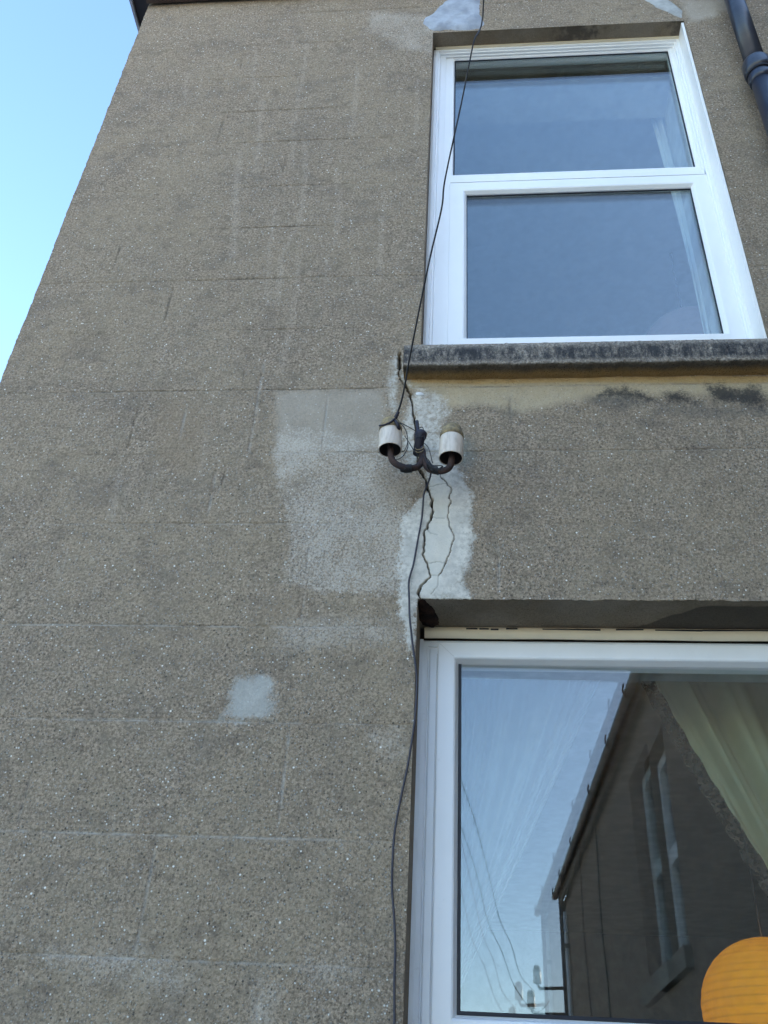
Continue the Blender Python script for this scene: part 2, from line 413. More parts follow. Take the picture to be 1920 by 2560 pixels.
zl = [.361,.6135,.883,1.14,1.4575,1.707,1.9555,2.22,2.467,2.74,2.978,3.264,3.48,3.73,3.99,4.25]
hz = []                                             # horizontal joints: z, x0, x1, dirt, lime
span = {0:(-1.475,-.14,.5,.8),1:(-1.2,-.14,.1,.95),2:(-1.2,-.14,.1,1),3:(-1.475,-.14,.35,.8),4:(-1.3,-.2,.35,.5),5:(-.65,1.3,.35,.5),6:(-1.475,1.3,.75,.35),
        7:(-.9,-.3,.85,.0),8:(-1.25,-.35,.9,0),9:(-1.0,-.33,1,0),10:(-.95,-.35,.9,0),11:(-1.1,-.25,.8,0),12:(-1.2,-.3,.6,0),13:(-1.1,-.5,.4,0),14:(-.9,-.3,.5,.2),15:(-1.1,1.2,.4,.3)}
for i, z in enumerate(zl): hz.append((z+EYE,)+span[i])
all_z = [q[0] for q in hz]
vt_px = [((610,130),(599,180),.9,0),((564,283),(538,370),.9,0),((720,370),(706,440),.7,0),((674,570),(671,613),.8,0),((307,600),(280,683),1,0),((438,708),(405,816),.95,0),
         ((613,908),(606,966),.8,0),((351,997),(309,1152),.95,0),((565,1148),(552,1233),1,0),((469,1009),(447,1101),0,.8),((684,891),(596,1149),0,.75),((821,980),(804,1130),0,.9),
         ((538,1149),(526,1300),0,.6),((775,1354),(765,1439),0,.7),((762,1470),(750,1562),0,.9),((725,1809),(693,2085),0,.95),((390,2098),(335,2405),.3,.75),((652,2437),(639,2558),0,.9),
         ((83,1913),(38,2072),.6,.3),((1229,1354),(1264,1487),0,1),((203,1480),(190,1555),.7,0),((78,1265),(62,1340),.6,0),((1275,980),(1280,1060),.5,.2),((1560,1200),(1572,1260),0,.6),((1680,1370),(1690,1440),0,.5)]
vt = []
for a, b, dk, lm in vt_px:
    A, B = W(*a), W(*b); vt.append(((A[0]+B[0])/2, min(A[2], B[2]), max(A[2], B[2]), dk, lm, (A[0]-B[0])))

def lines(lo, hi, base, fixed, dense=(), dstep=.0022, coarse=None):
    L = list(np.arange(lo, hi, base))+[hi]
    for a, b in dense: L = [q for q in L if not a < q < b] + list(np.arange(a, b, dstep))
    for a, offs in fixed:
        for o in offs:
            if lo < a+o < hi: L.append(a+o)
    L = sorted(set(round(q, 5) for q in L))
    out = [L[0]]
    must = set(round(a+o, 5) for a, offs in fixed for o in offs if len(offs) == 1)
    for q in L[1:]:
        if q-out[-1] < .0009:
            if q in must: out[-1] = q
            continue
        out.append(q)
    return np.array(out)
jo = (-.0055, -.0022, 0., .0022, .0055)
xs = lines(XL, XR, .012, [(UO[0], (0,)), (UO[1], (0,)), (LO[0], (0,)), (LO[1], (0,))]+[(v[0], (-.006, -.003, 0., .003, .006)) for v in vt], dense=[(-.228, -.004)])
zs = lines(EYE-1.6+.0, ZTOP, .012, [(UO[2], (0,)), (UO[3], (0,)), (LO[2], (0,)), (LO[3], (0,))]+[(h[0], jo) for h in hz], dense=[(EYE+1.19, EYE+2.10)])
zs = np.array([z for i, z in enumerate(zs) if z > 1.55 or i % 10 == 0])
nx, nz = len(xs), len(zs)
X, Z = np.meshgrid(xs, zs); Xf, Zf = X.ravel(), Z.ravel()
P2 = np.stack([Xf, Zf], 1)
cx = (xs[:-1]+xs[1:])/2; cz = (zs[:-1]+zs[1:])/2
CXg, CZg = np.meshgrid(cx, cz)
def inr(o): return (CXg > o[0]) & (CXg < o[1]) & (CZg > o[2]) & (CZg < o[3])
keep = ~(inr(UO) | inr(LO))
Y = np.zeros(len(P2)); crack_shade = np.zeros(len(P2))
att = {k: np.full(len(P2), -.3) for k in ('mortar','worn','faint','smooth','tan','rust','brown','damp','black','grime','plaster','pale','thin','streak')}
def field(name, polys):
    for pp in polys:
        q = px_poly(pp) if not isinstance(pp, np.ndarray) else pp
        lo, hi = q.min(0)-.3, q.max(0)+.3
        m = (P2[:, 0] > lo[0]) & (P2[:, 0] < hi[0]) & (P2[:, 1] > lo[1]) & (P2[:, 1] < hi[1])
        att[name][m] = np.maximum(att[name][m], dist_poly(P2[m], q))
A = [(1070,1165),(1140,1165),(1160,1195),(1182,1252),(1180,1312),(1187,1349),(1177,1397),(1162,1440),(1156,1457),(1186,1500),(1043,1502),(1036,1640),(1025,1625),(1013,1575),(1000,1527),(998,1440),(997,1380),(1003,1320),(1005,1295),(1035,1268),(1050,1252),(1072,1225)]
B = [(994,884),(1003,890),(1004,925),(1008,955),(1030,968),(1042,972),(1025,1000),(1015,1040),(1012,1080),(1006,1120),(1030,1165),(1072,1170),(1100,1160),(1112,1120),(1108,1090),(1100,1060),(1112,1045),(1118,1000),(1090,985),(1062,978),(1040,968),(1020,958),(1008,948),(1003,922),(992,948),(988,1000),(986,1030),(978,1010),(974,960),(978,925),(984,900)]
D = [(586,1700),(600,1688),(628,1692),(655,1684),(676,1692),(686,1712),(680,1735),(690,1752),(687,1785),(670,1792),(652,1806),(620,1800),(594,1808),(572,1790),(552,1794),(560,1768),(574,1756),(564,1734),(576,1722)]
field('pale', [D]); field('thin', [B]); field('mortar', [A, [(1098,1120),(1130,1150),(1145,1170),(1140,1190),(1090,1190),(1080,1150)]])
field('plaster', [[c5(700,60),c5(890,110),c5(935,250),c5(930,330),c5(905,450),c5(930,570),c5(970,690),c5(935,840),c5(880,940),c5(830,1070),c5(820,1180),c5(720,1270),c5(640,1290),c5(620,1230),c5(735,1105),c5(700,940),c5(660,860),c5(672,640),c5(745,470),c5(760,300),c5(700,150)]])
field('worn', [[c8(600,530),c8(800,560),c8(1150,600),c8(1350,640),c8(1500,850),c8(1400,1050),c8(1370,1500),c8(1380,1640),c8(1100,1600),c8(850,1600),c8(600,1530),c8(640,1300),c8(620,1130),c8(560,900),c8(530,700)]])
field('faint', [[(130,2375),(330,2385),(420,2405),(470,2440),(430,2470),(300,2450),(140,2410)], [(770,2410),(870,2405),(880,2440),(770,2440)], [(930,30),(1082,40),(1078,130),(1000,120),(960,90),(920,80)],
                [(690,1560),(860,1550),(1010,1570),(1010,1600),(700,1620)], [(930,1840),(1000,1830),(1010,1880),(950,1900)], [(640,2465),(680,2470),(670,2560),(640,2560)]])
field('smooth', [[(695,978),(958,975),(965,1125),(690,1135)], [(1062,1185),(1120,1190),(1118,1230),(1065,1225)], [(1790,0),(1830,0),(1835,30),(1790,28)], [(1700,0),(1800,0),(1795,40),(1725,55)]])
field('tan', [[(1020,944),(1930,946),(1930,985),(1500,990),(1300,1030),(1200,1010),(1120,1020),(1090,985),(1020,968)]])
field('rust', [[(1025,938),(1930,940),(1930,958),(1400,956),(1200,961),(1030,957)]])
field('brown', [[(950,1180),(1060,1185),(1075,1240),(1000,1260),(950,1230)], [(400,1000),(520,1000),(500,1200),(380,1150)], [(690,1480),(740,1500),(720,1560),(660,1550)]])
field('damp', [[(1150,1090),(1175,1100),(1180,1150),(1165,1175),(1150,1160)]])
field('black', [[(1490,990),(1520,974),(1560,968),(1600,980),(1640,1000),(1560,998)], [(1662,985),(1685,978),(1715,980),(1740,1008),(1668,1008)], [(1765,962),(1778,970),(1800,955),(1822,968),(1850,974),(1880,962),(1900,972),(1914,1000),(1908,1022),(1885,1018),(1850,1008),(1800,1004),(1780,990)]])
field('grime', [[(1460,988),(1560,985),(1620,1010),(1560,1025),(1480,1010)], [(1640,1010),(1920,1020),(1930,1040),(1760,1045),(1640,1030)], [(1262,1005),(1290,1005),(1285,1040),(1262,1035)]])

for pl, hw in [([(768,110),(757,190),(742,260),(735,330),(728,420)], .007), ([(760,360),(765,440),(748,560),(705,640),(692,760)], .009), ([(600,380),(592,450),(588,540),(582,640)], .012), ([(690,520),(672,620),(668,760)], .006),
               ([(842,430),(850,520),(838,610)], .007), ([(895,170),(888,260),(880,330)], .009), ([(745,650),(742,740),(720,850),(700,930)], .008), ([(520,1060),(508,1130),(498,1190)], .007), ([(470,180),(462,260)], .008),
               ([(640,120),(632,230)], .006), ([(655,250),(650,330),(640,430)], .010), ([(820,640),(812,720)], .007), ([(300,1180),(280,1300)], .008), ([(1045,200),(1040,330)], .006), ([(960,480),(952,620),(948,700)], .008), ([(1190,1380),(1230,1400)], .001)]:
    q_ = px_poly(pl); m = (P2[:, 0] > q_[:, 0].min()-.08) & (P2[:, 0] < q_[:, 0].max()+.08) & (P2[:, 1] > q_[:, 1].min()-.08) & (P2[:, 1] < q_[:, 1].max()+.08)
    att['streak'][m] = np.maximum(att['streak'][m], hw-dist_poly(P2[m], q_, False))
# cracks: real slots pushed into the wall, their shade also painted darker with depth
def crack(poly, width, depth, amp=.0015, closed_ends=True):
    q = jag(px_poly(poly), amp); m = (P2[:, 0] > q[:, 0].min()-.02) & (P2[:, 0] < q[:, 0].max()+.02) & (P2[:, 1] > q[:, 1].min()-.02) & (P2[:, 1] < q[:, 1].max()+.02)
    d = dist_poly(P2[m], q, False); zz = P2[m][:, 1]
    rk = np.random.RandomState(int(width*1e6)); ww = width*np.interp(zz, np.linspace(zz.min(), zz.max(), 60), .45+rk.rand(60)**1.6*1.15); ww = np.maximum(ww, .0012)
    idx = np.where(m)[0][d < ww]
    Y[idx] = np.maximum(Y[idx], depth); crack_shade[idx] = np.maximum(crack_shade[idx], min(.95, depth/.009))
crack(crackA, .0062, .03, .0003); crack(crackB, .0018, .014); crack(crackC, .0028, .022); crack(crackD, .0012, .006)
for h_ in hair: crack(h_, .0010, .0015, .0006)
crack_shade = np.where((crack_shade > 0) & (Y < .003), .30, crack_shade)
jd = np.zeros(len(P2)); jl = np.zeros(len(P2))
rs = np.random.RandomState(2)
for z, x0, x1, dk, lm in hz:
    m = (abs(Zf-z) < .0032) & (Xf > x0) & (Xf < x1) & (Y < .001)
    fade = np.clip(np.minimum(Xf-x0, x1-Xf)/.35, 0, 1)
    k = np.where(abs(Zf-z) < .0009, 1, .6)*fade
    Y[m] += (.0035*k)[m]; jd[m] = np.maximum(jd[m], (dk*k)[m]); jl[m] = np.maximum(jl[m], (lm*k)[m])
for x, z0, z1, dk, lm, lean in vt:
    m = (abs(Xf-x) < .0034) & (Zf > z0) & (Zf < z1) & (Y < .001)
    fade = np.clip(np.minimum(Zf-z0, z1-Zf)/.05, 0, 1); k = np.where(abs(Xf-x) < .001, 1, .6)*fade
    Y[m] += (.003*k)[m]; jd[m] = np.maximum(jd[m], (dk*k)[m]); jl[m] = np.maximum(jl[m], (lm*k)[m])
for z in all_z:                                        # the shallow run of each joint right across the wall
    m = (abs(Zf-z) < .0012) & (Y < .001); Y[m] += .0014; jd[m] = np.maximum(jd[m], .22)
# trowelled unevenness of the render
nzv = lambda a, b, ph: np.sin(Xf*a+ph)*np.sin(Zf*b+ph*1.7)
Y += .0012*nzv(9, 7, .3)+.0008*nzv(23, 19, 1.1)+.0005*nzv(51, 43, 2.2)
Y -= np.clip(att['mortar']+.004, 0, .012)*.18
for o in (UO, LO):                       # keep the arrises of the openings crisp
    m = ((abs(Xf-o[0]) < 1e-4) | (abs(Xf-o[1]) < 1e-4)) & (Zf > o[2]-.001) & (Zf < o[3]+.001); Y[m & (Y < .004)] = 0
    m = ((abs(Zf-o[2]) < 1e-4) | (abs(Zf-o[3]) < 1e-4)) & (Xf > o[0]-.001) & (Xf < o[1]+.001); Y[m & (Y < .004)] = 0
Xd = Xf.copy(); e = abs(Xf-XL) < 1e-5
Xd[e] += .0018*np.sin(Zf[e]*5.3)*np.sin(Zf[e]*13)+np.random.randn(e.sum())*.0011
m = (abs(Zf-LO[3]) < 1e-4) & (Xf > LO[0]+.001) & (Xf < LO[1]); Zd = Zf.copy(); Zd[m] += np.random.randn(m.sum())*.0008
verts = np.stack([Xd, Y, Zd], 1)
idx = np.arange(nx*nz).reshape(nz, nx)
q = np.stack([idx[:-1, :-1], idx[:-1, 1:], idx[1:, 1:], idx[1:, :-1]], -1)[keep]
nV = len(verts)
ex_v, ex_f = [], []
def quad(a, b, c, d):
    n = nV+len(ex_v); ex_v.extend([a, b, c, d]); ex_f.append((n, n+1, n+2, n+3))
quad((XL+.003, .001, 0), (XL+.003, 7, 0), (XL+.003, 7, ZTOP), (XL+.003, .001, ZTOP))   # gable side
quad((XR, .001, 0), (XR, 7, 0), (XR, 7, ZTOP), (XR, .001, ZTOP))
quad((XL, 7, 0), (XR, 7, 0), (XR, 7, ZTOP), (XL, 7, ZTOP))
quad((XL, .001, ZTOP), (XR, .001, ZTOP), (XR, 7, ZTOP), (XL, 7, ZTOP))
allv = np.concatenate([verts, np.array(ex_v)]).astype(np.float32)
me = bpy.data.meshes.new('wall'); me.vertices.add(len(allv)); me.vertices.foreach_set('co', allv.ravel())
faces = np.concatenate([q.reshape(-1, 4), np.array(ex_f)]).astype(np.int32)
me.loops.add(faces.size); me.loops.foreach_set('vertex_index', faces.ravel())
me.polygons.add(len(faces)); me.polygons.foreach_set('loop_start', np.arange(0, faces.size, 4, dtype=np.int32)); me.polygons.foreach_set('loop_total', np.full(len(faces), 4, dtype=np.int32))
me.update(calc_edges=True); me.validate()
pad = len(ex_v)
for k, v in list(att.items())+[('joint_dirt', jd), ('joint_lime', jl), ('crack_shade', crack_shade)]:
    a = me.attributes.new(k, 'FLOAT', 'POINT'); fill = -.3 if k in att else 0
    a.data.foreach_set('value', np.concatenate([v, np.full(pad, fill)]).astype(np.float32))
wall = link('wall', me, M_wall, house)

def reveal(o, depth, name):
    x0, x1, z0, z1 = o; e = .0
    V = []; Fc = []
    def strip(a, b, n):
        base = len(V); m = 6
        for i in range(n+1):
            p = np.array(a)+(np.array(b)-np.array(a))*i/n
            for j in range(m+1): V.append((p[0], depth*j/m, p[1]))
        for i in range(n):
            for j in range(m):
                k = base+i*(m+1)+j; Fc.append((k, k+1, k+m+2, k+m+1))
    strip((x0, z1), (x1, z1), 60); strip((x0, z0), (x0, z1), 60); strip((x1, z1), (x1, z0), 60); strip((x1, z0), (x0, z0), 20)
    return mesh(name, V, Fc, M_rev, house)
reveal(UO, .42, 'reveal'); reveal(LO, .42, 'reveal')

# eaves, gutter, roof
box('soffit', XL-.085, XL, -.02, 7, 4.445+EYE, 4.47+EYE, M_board, house)
box('fascia', XL-.098, XL-.086, -.02, 7, 4.43+EYE, 4.60+EYE, M_gutter, house)
zf = W(600, 4)[2]
box('bargeboard', XL-.003, XR-.01, -.05, -.012, zf, zf+.16, M_brown, house)
mesh('roof', [(XL-.15, -.12, ZTOP+.13), (XR, -.12, ZTOP+.13), (XR, 7.2, ZTOP+.13), (XL-.15, 7.2, ZTOP+.13), (XL-.15, 3.5, ZTOP+2.0), (XR, 3.5, ZTOP+2.0)],
     [(0, 1, 5, 4), (2, 3, 4, 5), (0, 4, 3), (1, 2, 5), (0, 3, 2, 1)], M_slate, house)

# lumpy patches of cement fill (geometry standing proud of the wall)
def smear(pts, thick, mat, lump=.004, seed=0, name='cement_patch', y0=.003):
    poly = jag(px_poly(pts), .0012, .012); c = poly.mean(0); rr = np.random.RandomState(seed)
    V, Fc = [], []; n = len(poly); K = 7
    for k in range(K):
        t = k/(K-1); s = 1-t*.97; hh = thick*(1-(1-min(1, t*2.2))**2)
        for i, p in enumerate(poly):
            qq = c+(p-c)*s
            V.append((qq[0], y0-hh-(lump*(.5+.5*math.sin(qq[0]*70+seed)*math.sin(qq[1]*55+1))*(k > 0)) - rr.rand()*lump*.15*(k > 0), qq[1]))
    for k in range(K-1):
        for i in range(n):
            j = (i+1) % n; Fc.append((k*n+i, k*n+j, (k+1)*n+j, (k+1)*n+i))
    Fc.append(tuple((K-1)*n+i for i in range(n)))
    o = mesh(name, V, Fc, mat, house, smooth=True)
    return o
smear([(1122,-6),(1100,12),(1080,34),(1060,44),(1054,60),(1066,74),(1082,79),(1120,78),(1170,76),(1200,72),(1213,62),(1212,48),(1202,36),(1203,10),(1203,-8)], .010, M_fill, .007, 1)
smear([(1602,-4),(1640,20),(1680,36),(1708,48),(1712,46),(1709,28),(1690,10),(1668,-5)], .004, M_fill2, .003, 2)
# missing lump of render at the window corner, with crumbling brown mortar inside
V, Fc = [], []
bm = bmesh.new(); bmesh.ops.create_icosphere(bm, subdivisions=4, radius=1)
for v in bm.verts:
    n = v.co.copy(); k = 1+.22*math.sin(n.x*5+1)*math.sin(n.y*6)*math.sin(n.z*5+2)+.07*math.sin(n.x*17)*math.sin(n.z*19+n.y*13)
    yy = .070+n.y*.078*k; v.co = Vector((LO[0]+.010+max(0, yy)*.14+n.x*(.016+max(0, yy)*.14)*k, max(yy, .0015), LO[3]+.004+n.z*.012*k*(1 if n.z < 0 else .5)))
me2 = bpy.data.meshes.new('crumbled_corner'); bm.to_mesh(me2); bm.free(); link('crumbled_corner', me2, M_rot, house, True)
bm = bmesh.new(); bmesh.ops.create_icosphere(bm, subdivisions=3, radius=1)
c_ = W(1050, 985)
for v in bm.verts:
    n = v.co; v.co = Vector((c_[0]+n.x*.0125*(1-.2*n.z), c_[1]+n.y*.004, c_[2]+n.z*.0075+n.x*-.002))
me2 = bpy.data.meshes.new('plaster_spot'); bm.to_mesh(me2); bm.free(); link('plaster_spot', me2, M_white, house, True)

# upper stone sill
zt, zb = W(1400, 852, -.06)[2], W(1400, 909, -.06)[2]
sx0, sx1 = W(1008, 900, -.06)[0], 1.02
n = 150; V, Fc = [], []
prof = [(.06, zt+.030), (-.045, zt+.004), (-.056, zt-.004), (-.060, zt-.02), (-.060, (zt+zb)/2), (-.060, zb+.012), (-.057, zb+.002), (-.048, zb), (-.02, zb), (.01, zb)]
rr = np.random.RandomState(5)
for i in range(n+1):
    x = sx0+(sx1-sx0)*i/n
    for j, (y, z) in enumerate(prof):
        a = .0014 if 0 < j < 9 else 0
        V.append((x, y+rr.randn()*a, z+rr.randn()*a+.0012*math.sin(x*31)))
K = len(prof)
for i in range(n):
    for j in range(K-1): Fc.append((i*K+j, i*K+j+1, (i+1)*K+j+1, (i+1)*K+j))
Fc.append(tuple(range(K))); Fc.append(tuple(n*K+j for j in range(K))[::-1])
mesh('window_sill', V, Fc, M_sill, house, smooth=True)
box('window_sill', LO[0]-.05, LO[1]+.05, -.05, .14, LO[2]-.07, LO[2]+.005, M_sill, house, .006)

# ------------------------------------------------------------------ windows
# upper: vertical sliding sash
wu = ring('window', UO[0]+.001, UO[1]-.001, UO[2]-.03, UO[3]-.001,
          [(0, .075), (.010, .070), (.020, .070), (.0215, .078), (.028, .078), (.0295, .088), (.0335, .090), (.0335, .150), (0, .150)], M_frame, house)
gz_m = 3.077+EYE
box('meeting_rail', -.069, .862, .080, .0965, gz_m+.0005, gz_m+.030, M_frame, wu)
wu['label'] = 'white sliding sash window, upper storey'
xo0, xo1 = UO[0]+.047, UO[1]-.036
boxes('sash_track', [(UO[0]+.033, -.069, .089, .107, UO[2]+.02, gz_m+.031)], M_frame, wu); boxes('sash_track', [(UO[0]+.033, -.096, .092, .14, gz_m+.031, UO[3]-.02)], M_frame, wu); boxes('sash_track', [(.862, UO[1]-.036, .086, .107, UO[2]+.02, gz_m+.031)], M_frame, wu)
gz_u = (3.155+EYE, 3.985+EYE); gz_l = (2.253+EYE, 3.015+EYE)
us = ring('sash', xo0, .888, gz_u[0]-.045, gz_u[1]+.04, [(0, .100), (.034, .097), (.040, .099), (.044, .105), (.044, .140), (0, .140)], M_frame, wu)
# lower sash sits in front of the upper one
ls = ring('sash', -.070, .868, gz_l[0]-.062, gz_l[1]+.062, [(0, .082), (.048, .078), (.053, .080), (.062, .092), (.062, .107), (0, .107)], M_frame, wu)
def gasket(x0, x1, z0, z1, y, w_, par):
    return ring('glazing_gasket', x0-.001, x1+.001, z0-.001, z1+.001, [(0, y-.0015), (w_, y-.0015), (w_, y+.003), (0, y+.003)], M_gasket, par)
def pane(x0, x1, z0, z1, y, par, rx=0, rz=0, name='glass_pane'):
    cx_, cz_ = (x0+x1)/2, (z0+z1)/2; v, f = box_vf(x0, x1, -.002, .002, z0, z1)
    vv = []
    for p in v:
        dy = -(p[0]-cx_)*math.tan(rz)*-1 + (p[2]-cz_)*math.tan(rx)
        vv.append((p[0], y+p[1]+dy, p[2]))
    return mesh(name, vv, f, M_glass, par)
gasket(xo0+.043, .845, gz_u[0]-.002, gz_u[1]-.003, .1075, .007, us); gasket(-.009, .807, gz_l[0]-.001, gz_l[1]-.001, .097, .005, ls)
pane(xo0+.04, .848, gz_u[0]-.01, gz_u[1]+.005, .1125, us, .002, -.001); pane(xo0+.04, .848, gz_u[0]-.01, gz_u[1]+.005, .132, us, -.003, .003)
pane(-.010, .81, gz_l[0]-.01, gz_l[1]+.005, .1015, ls, .001, .0015); pane(-.010, .81, gz_l[0]-.01, gz_l[1]+.005, .1135, ls, .004, -.002)

# lower: one wide fixed light
ft = W(1100, 1597, .15)[2]
wl = ring('window', LO[0]+.001, LO[1]-.001, LO[2]+.01, ft,
          [(0, .160), (.006, .155), (.020, .154), (.022, .159), (.025, .159), (.027, .155), (.044, .156), (.046, .162), (.046, .23), (0, .23)], M_frame2, house)
wl['label'] = 'wide white framed picture window, lower storey'
gx0, gx1, gz0, gz1 = -.026, LO[1]-.10, .311+EYE, 1.134+EYE
sh = ring('inner_frame', LO[0]+.046, LO[1]-.046, gz0-.062, ft-.006, [(0, .158), (.004, .153), (.044, .153), (.048, .156), (.055, .176), (.055, .215), (0, .215)], M_frame, wl)
bd = ring('glazing_bead', gx0-.012, gx1+.012, gz0-.012, gz1+.012, [(0, .170), (.010, .178), (.010, .19), (0, .19)], M_bead, sh)
gasket(gx0-.003, gx1+.003, gz0-.003, gz1+.003, .176, .008, sh)
PB = .010
po = pane(gx0-.006, gx1+.006, gz0-.006, gz1+.006, .190, sh, 0, PB)
pi_ = pane(gx0-.006, gx1+.006, gz0-.006, gz1+.006, .222, sh, .008, .020)
# cream timber head board with open black joints
n = 60; V, Fc = [], []
for i in range(n+1):
    x = LO[0]+.012+(LO[1]-LO[0]-.014)*i/n; t = .0012*math.sin(x*23)
    V += [(x, .150+t, ft+.001), (x, .142+t, ft+.004), (x, .140+t, LO[3]-.006-.0012*abs(math.sin(x*40))), (x, .146, LO[3]+.001)]
for i in range(n):
    for j in range(3): Fc.append((i*4+j, (i+1)*4+j, (i+1)*4+j+1, i*4+j+1))
mesh('head_board', V, Fc, M_cream, house, True)
jl_ = []
for a, b, zz in [(.01,.04,-.010),(.045,.07,-.010),(.075,.095,-.011),(.115,.145,-.009),(.21,.36,-.010),(.40,.47,-.009),(.50,.62,-.010),(.62,.98,-.009)]:
    jl_.append((a-.02, b-.02, .1375, .1425, LO[3]+zz+.0008, LO[3]+zz+.0036))
for q_ in jl_: boxes('open_joint', [q_], M_gasket, house)
V, Fc = [], []                                        # open mitre at the corner of the inner frame
a0 = (LO[0]+.046+.004, ft-.006-.004)
mesh('mitre_joint', [(a0[0], .1527, a0[1]), (a0[0]+.0008, .1527, a0[1]+.0004), (a0[0]+.0405, .1527, a0[1]-.0398), (a0[0]+.0398, .1527, a0[1]-.0405),
                     (a0[0], .154, a0[1]), (a0[0]+.0008, .154, a0[1]+.0004), (a0[0]+.0405, .154, a0[1]-.0398), (a0[0]+.0398, .154, a0[1]-.0405)],
     [(0, 1, 2, 3), (0, 4, 5, 1), (2, 6, 7, 3), (4, 7, 6, 5)], M_bead, wl)
# pale sealant down the right of the upper frame and a cream bead over its head
box('sealant', UO[0]+.01, UO[1]-.004, .062, .0745, UO[3]-.008, UO[3]-.0015, M_cream, house)
box('sealant', UO[1]-.010, UO[1]-.0005, .006, .0745, UO[2], UO[3]-.004, M_seal, house)
box('sealant', LO[0]+.0005, LO[0]+.010, .145, .156, LO[2]+.02, ft-.004, M_frame2, house)

# rooms behind the glass
def room(x0, x1, z0, z1, d, mw, name):
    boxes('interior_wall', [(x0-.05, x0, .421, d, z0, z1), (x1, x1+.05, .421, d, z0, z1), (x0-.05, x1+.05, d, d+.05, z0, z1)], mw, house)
    box('ceiling', x0-.05, x1+.05, .421, d+.05, z1, z1+.05, M_room, house)
    box('interior_floor', x0-.05, x1+.05, .421, d+.05, z0-.05, z0, M_floor, house)
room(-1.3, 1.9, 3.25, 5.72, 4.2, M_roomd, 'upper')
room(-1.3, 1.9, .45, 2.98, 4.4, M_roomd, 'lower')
# inner wall leaf around the openings (so the rooms are dark)
def leaf(o, z0, z1):
    return [(-1.35, o[0], .40, .42, z0, z1), (o[1], 1.95, .40, .42, z0, z1), (o[0], o[1], .40, .42, z0, o[2]), (o[0], o[1], .40, .42, o[3], z1)]
boxes('inner_wall', leaf(UO, 3.2, 5.77)+leaf(LO, .4, 3.03), M_room, house)
# pale plastered inner reveals
for o in (UO, LO):
    x0, x1, z0, z1 = o
    boxes('inner_reveal', [(x0+.002, x1-.002, .235, .43, z1-.012, z1-.002), (x0+.002, x0+.012, .235, .43, z0, z1-.012), (x1-.012, x1-.002, .235, .43, z0, z1-.012), (x0+.002, x1-.002, .235, .47, z0-.002, z0+.012)], M_room, house)

# ------------------------------------------------------------------ curtains
def curtain(name, top, tie, ybase, mat, label, grp=None, folds=9, amp=.035, sag=.35, nu=120, nv=60, trim=None):
    """top=(x_inner,x_outer,z) tie=(x_inner,x_outer,z)"""
    root = empty(name, (top[1], ybase, top[2])); tag(root, label, 'curtain', grp)
    V, Fc = [], []
    for j in range(nv+1):
        v = j/nv
        for i in range(nu+1):
            u = i/nu
            xt = top[0]+(top[1]-top[0])*u; xb = tie[0]+(tie[1]-tie[0])*u
            s = v**(1+.25*u)
            x = xt+(xb-xt)*s + (sag*(1-u)*.12*math.sin(math.pi*v))*(1 if top[0] > top[1] else -1)*.5
            z = top[2]+(tie[2]-top[2])*v
            ph = 2*math.pi*folds*(u+.05*math.sin(u*9))
            y = ybase+amp*math.sin(ph+.6*math.sin(v*4))*(1-.45*v)+.012*math.sin(ph*2.3+1+v*3)
            V.append((x, y, z))
    W_ = nu+1
    for j in range(nv):
        for i in range(nu): Fc.append((j*W_+i, j*W_+i+1, (j+1)*W_+i+1, (j+1)*W_+i))
    mesh('fabric', V, Fc, mat, root, True)
    if trim:
        T, Tf = [], []
        for j in range(nv+1):
            p = Vector(V[j*W_]); d = -.045 if top[0] < top[1] else .045
            for k in range(4): T.append((p.x+d*k/3, p.y-.004+.006*math.sin(j*.9+k), p.z+.006*math.sin(j*1.3)*(k == 3)))
        for j in range(nv):
            for k in range(3): Tf.append((j*4+k, j*4+k+1, (j+1)*4+k+1, (j+1)*4+k))
        mesh('lace_trim', T, Tf, trim, root, True)
    return root
e0 = W(1640, 1690, .46); e1 = W(1930, 2190, .46)
def ex(z, a, b): return a[0]+(b[0]-a[0])*(z-a[2])/(b[2]-a[2])
zt_, zb_ = 2.93, e1[2]-.12
curtain('curtain', (ex(zt_, e0, e1), 1.55, zt_), (ex(zb_, e0, e1), 1.42, zb_), .47, M_curt, 'pale green curtain with dark lace edge drawn to the right behind the picture window', trim=M_lace, folds=7, sag=0)
e0 = W(1500, 1700, .50); e1 = W(1170, 2430, .50)
zb_ = e1[2]-.1
curtain('net_curtain', (ex(zt_, e0, e1), -.18, zt_), (ex(zb_, e0, e1), -.12, zb_), .50, M_sheer, 'thin white net curtain drawn to the left behind the picture window', folds=6, sag=0, amp=.03)
e0 = W(1640, 290, .46); e1 = W(1760, 850, .46)
curtain('curtain', (ex(5.68, e0, e1)-.02, 1.10, 5.68), (ex(e1[2]-.2, e0, e1), 1.05, e1[2]-.2), .465, M_curtw, 'white curtain hanging at the right behind the upper sash window', folds=4, amp=.012, sag=-.3)

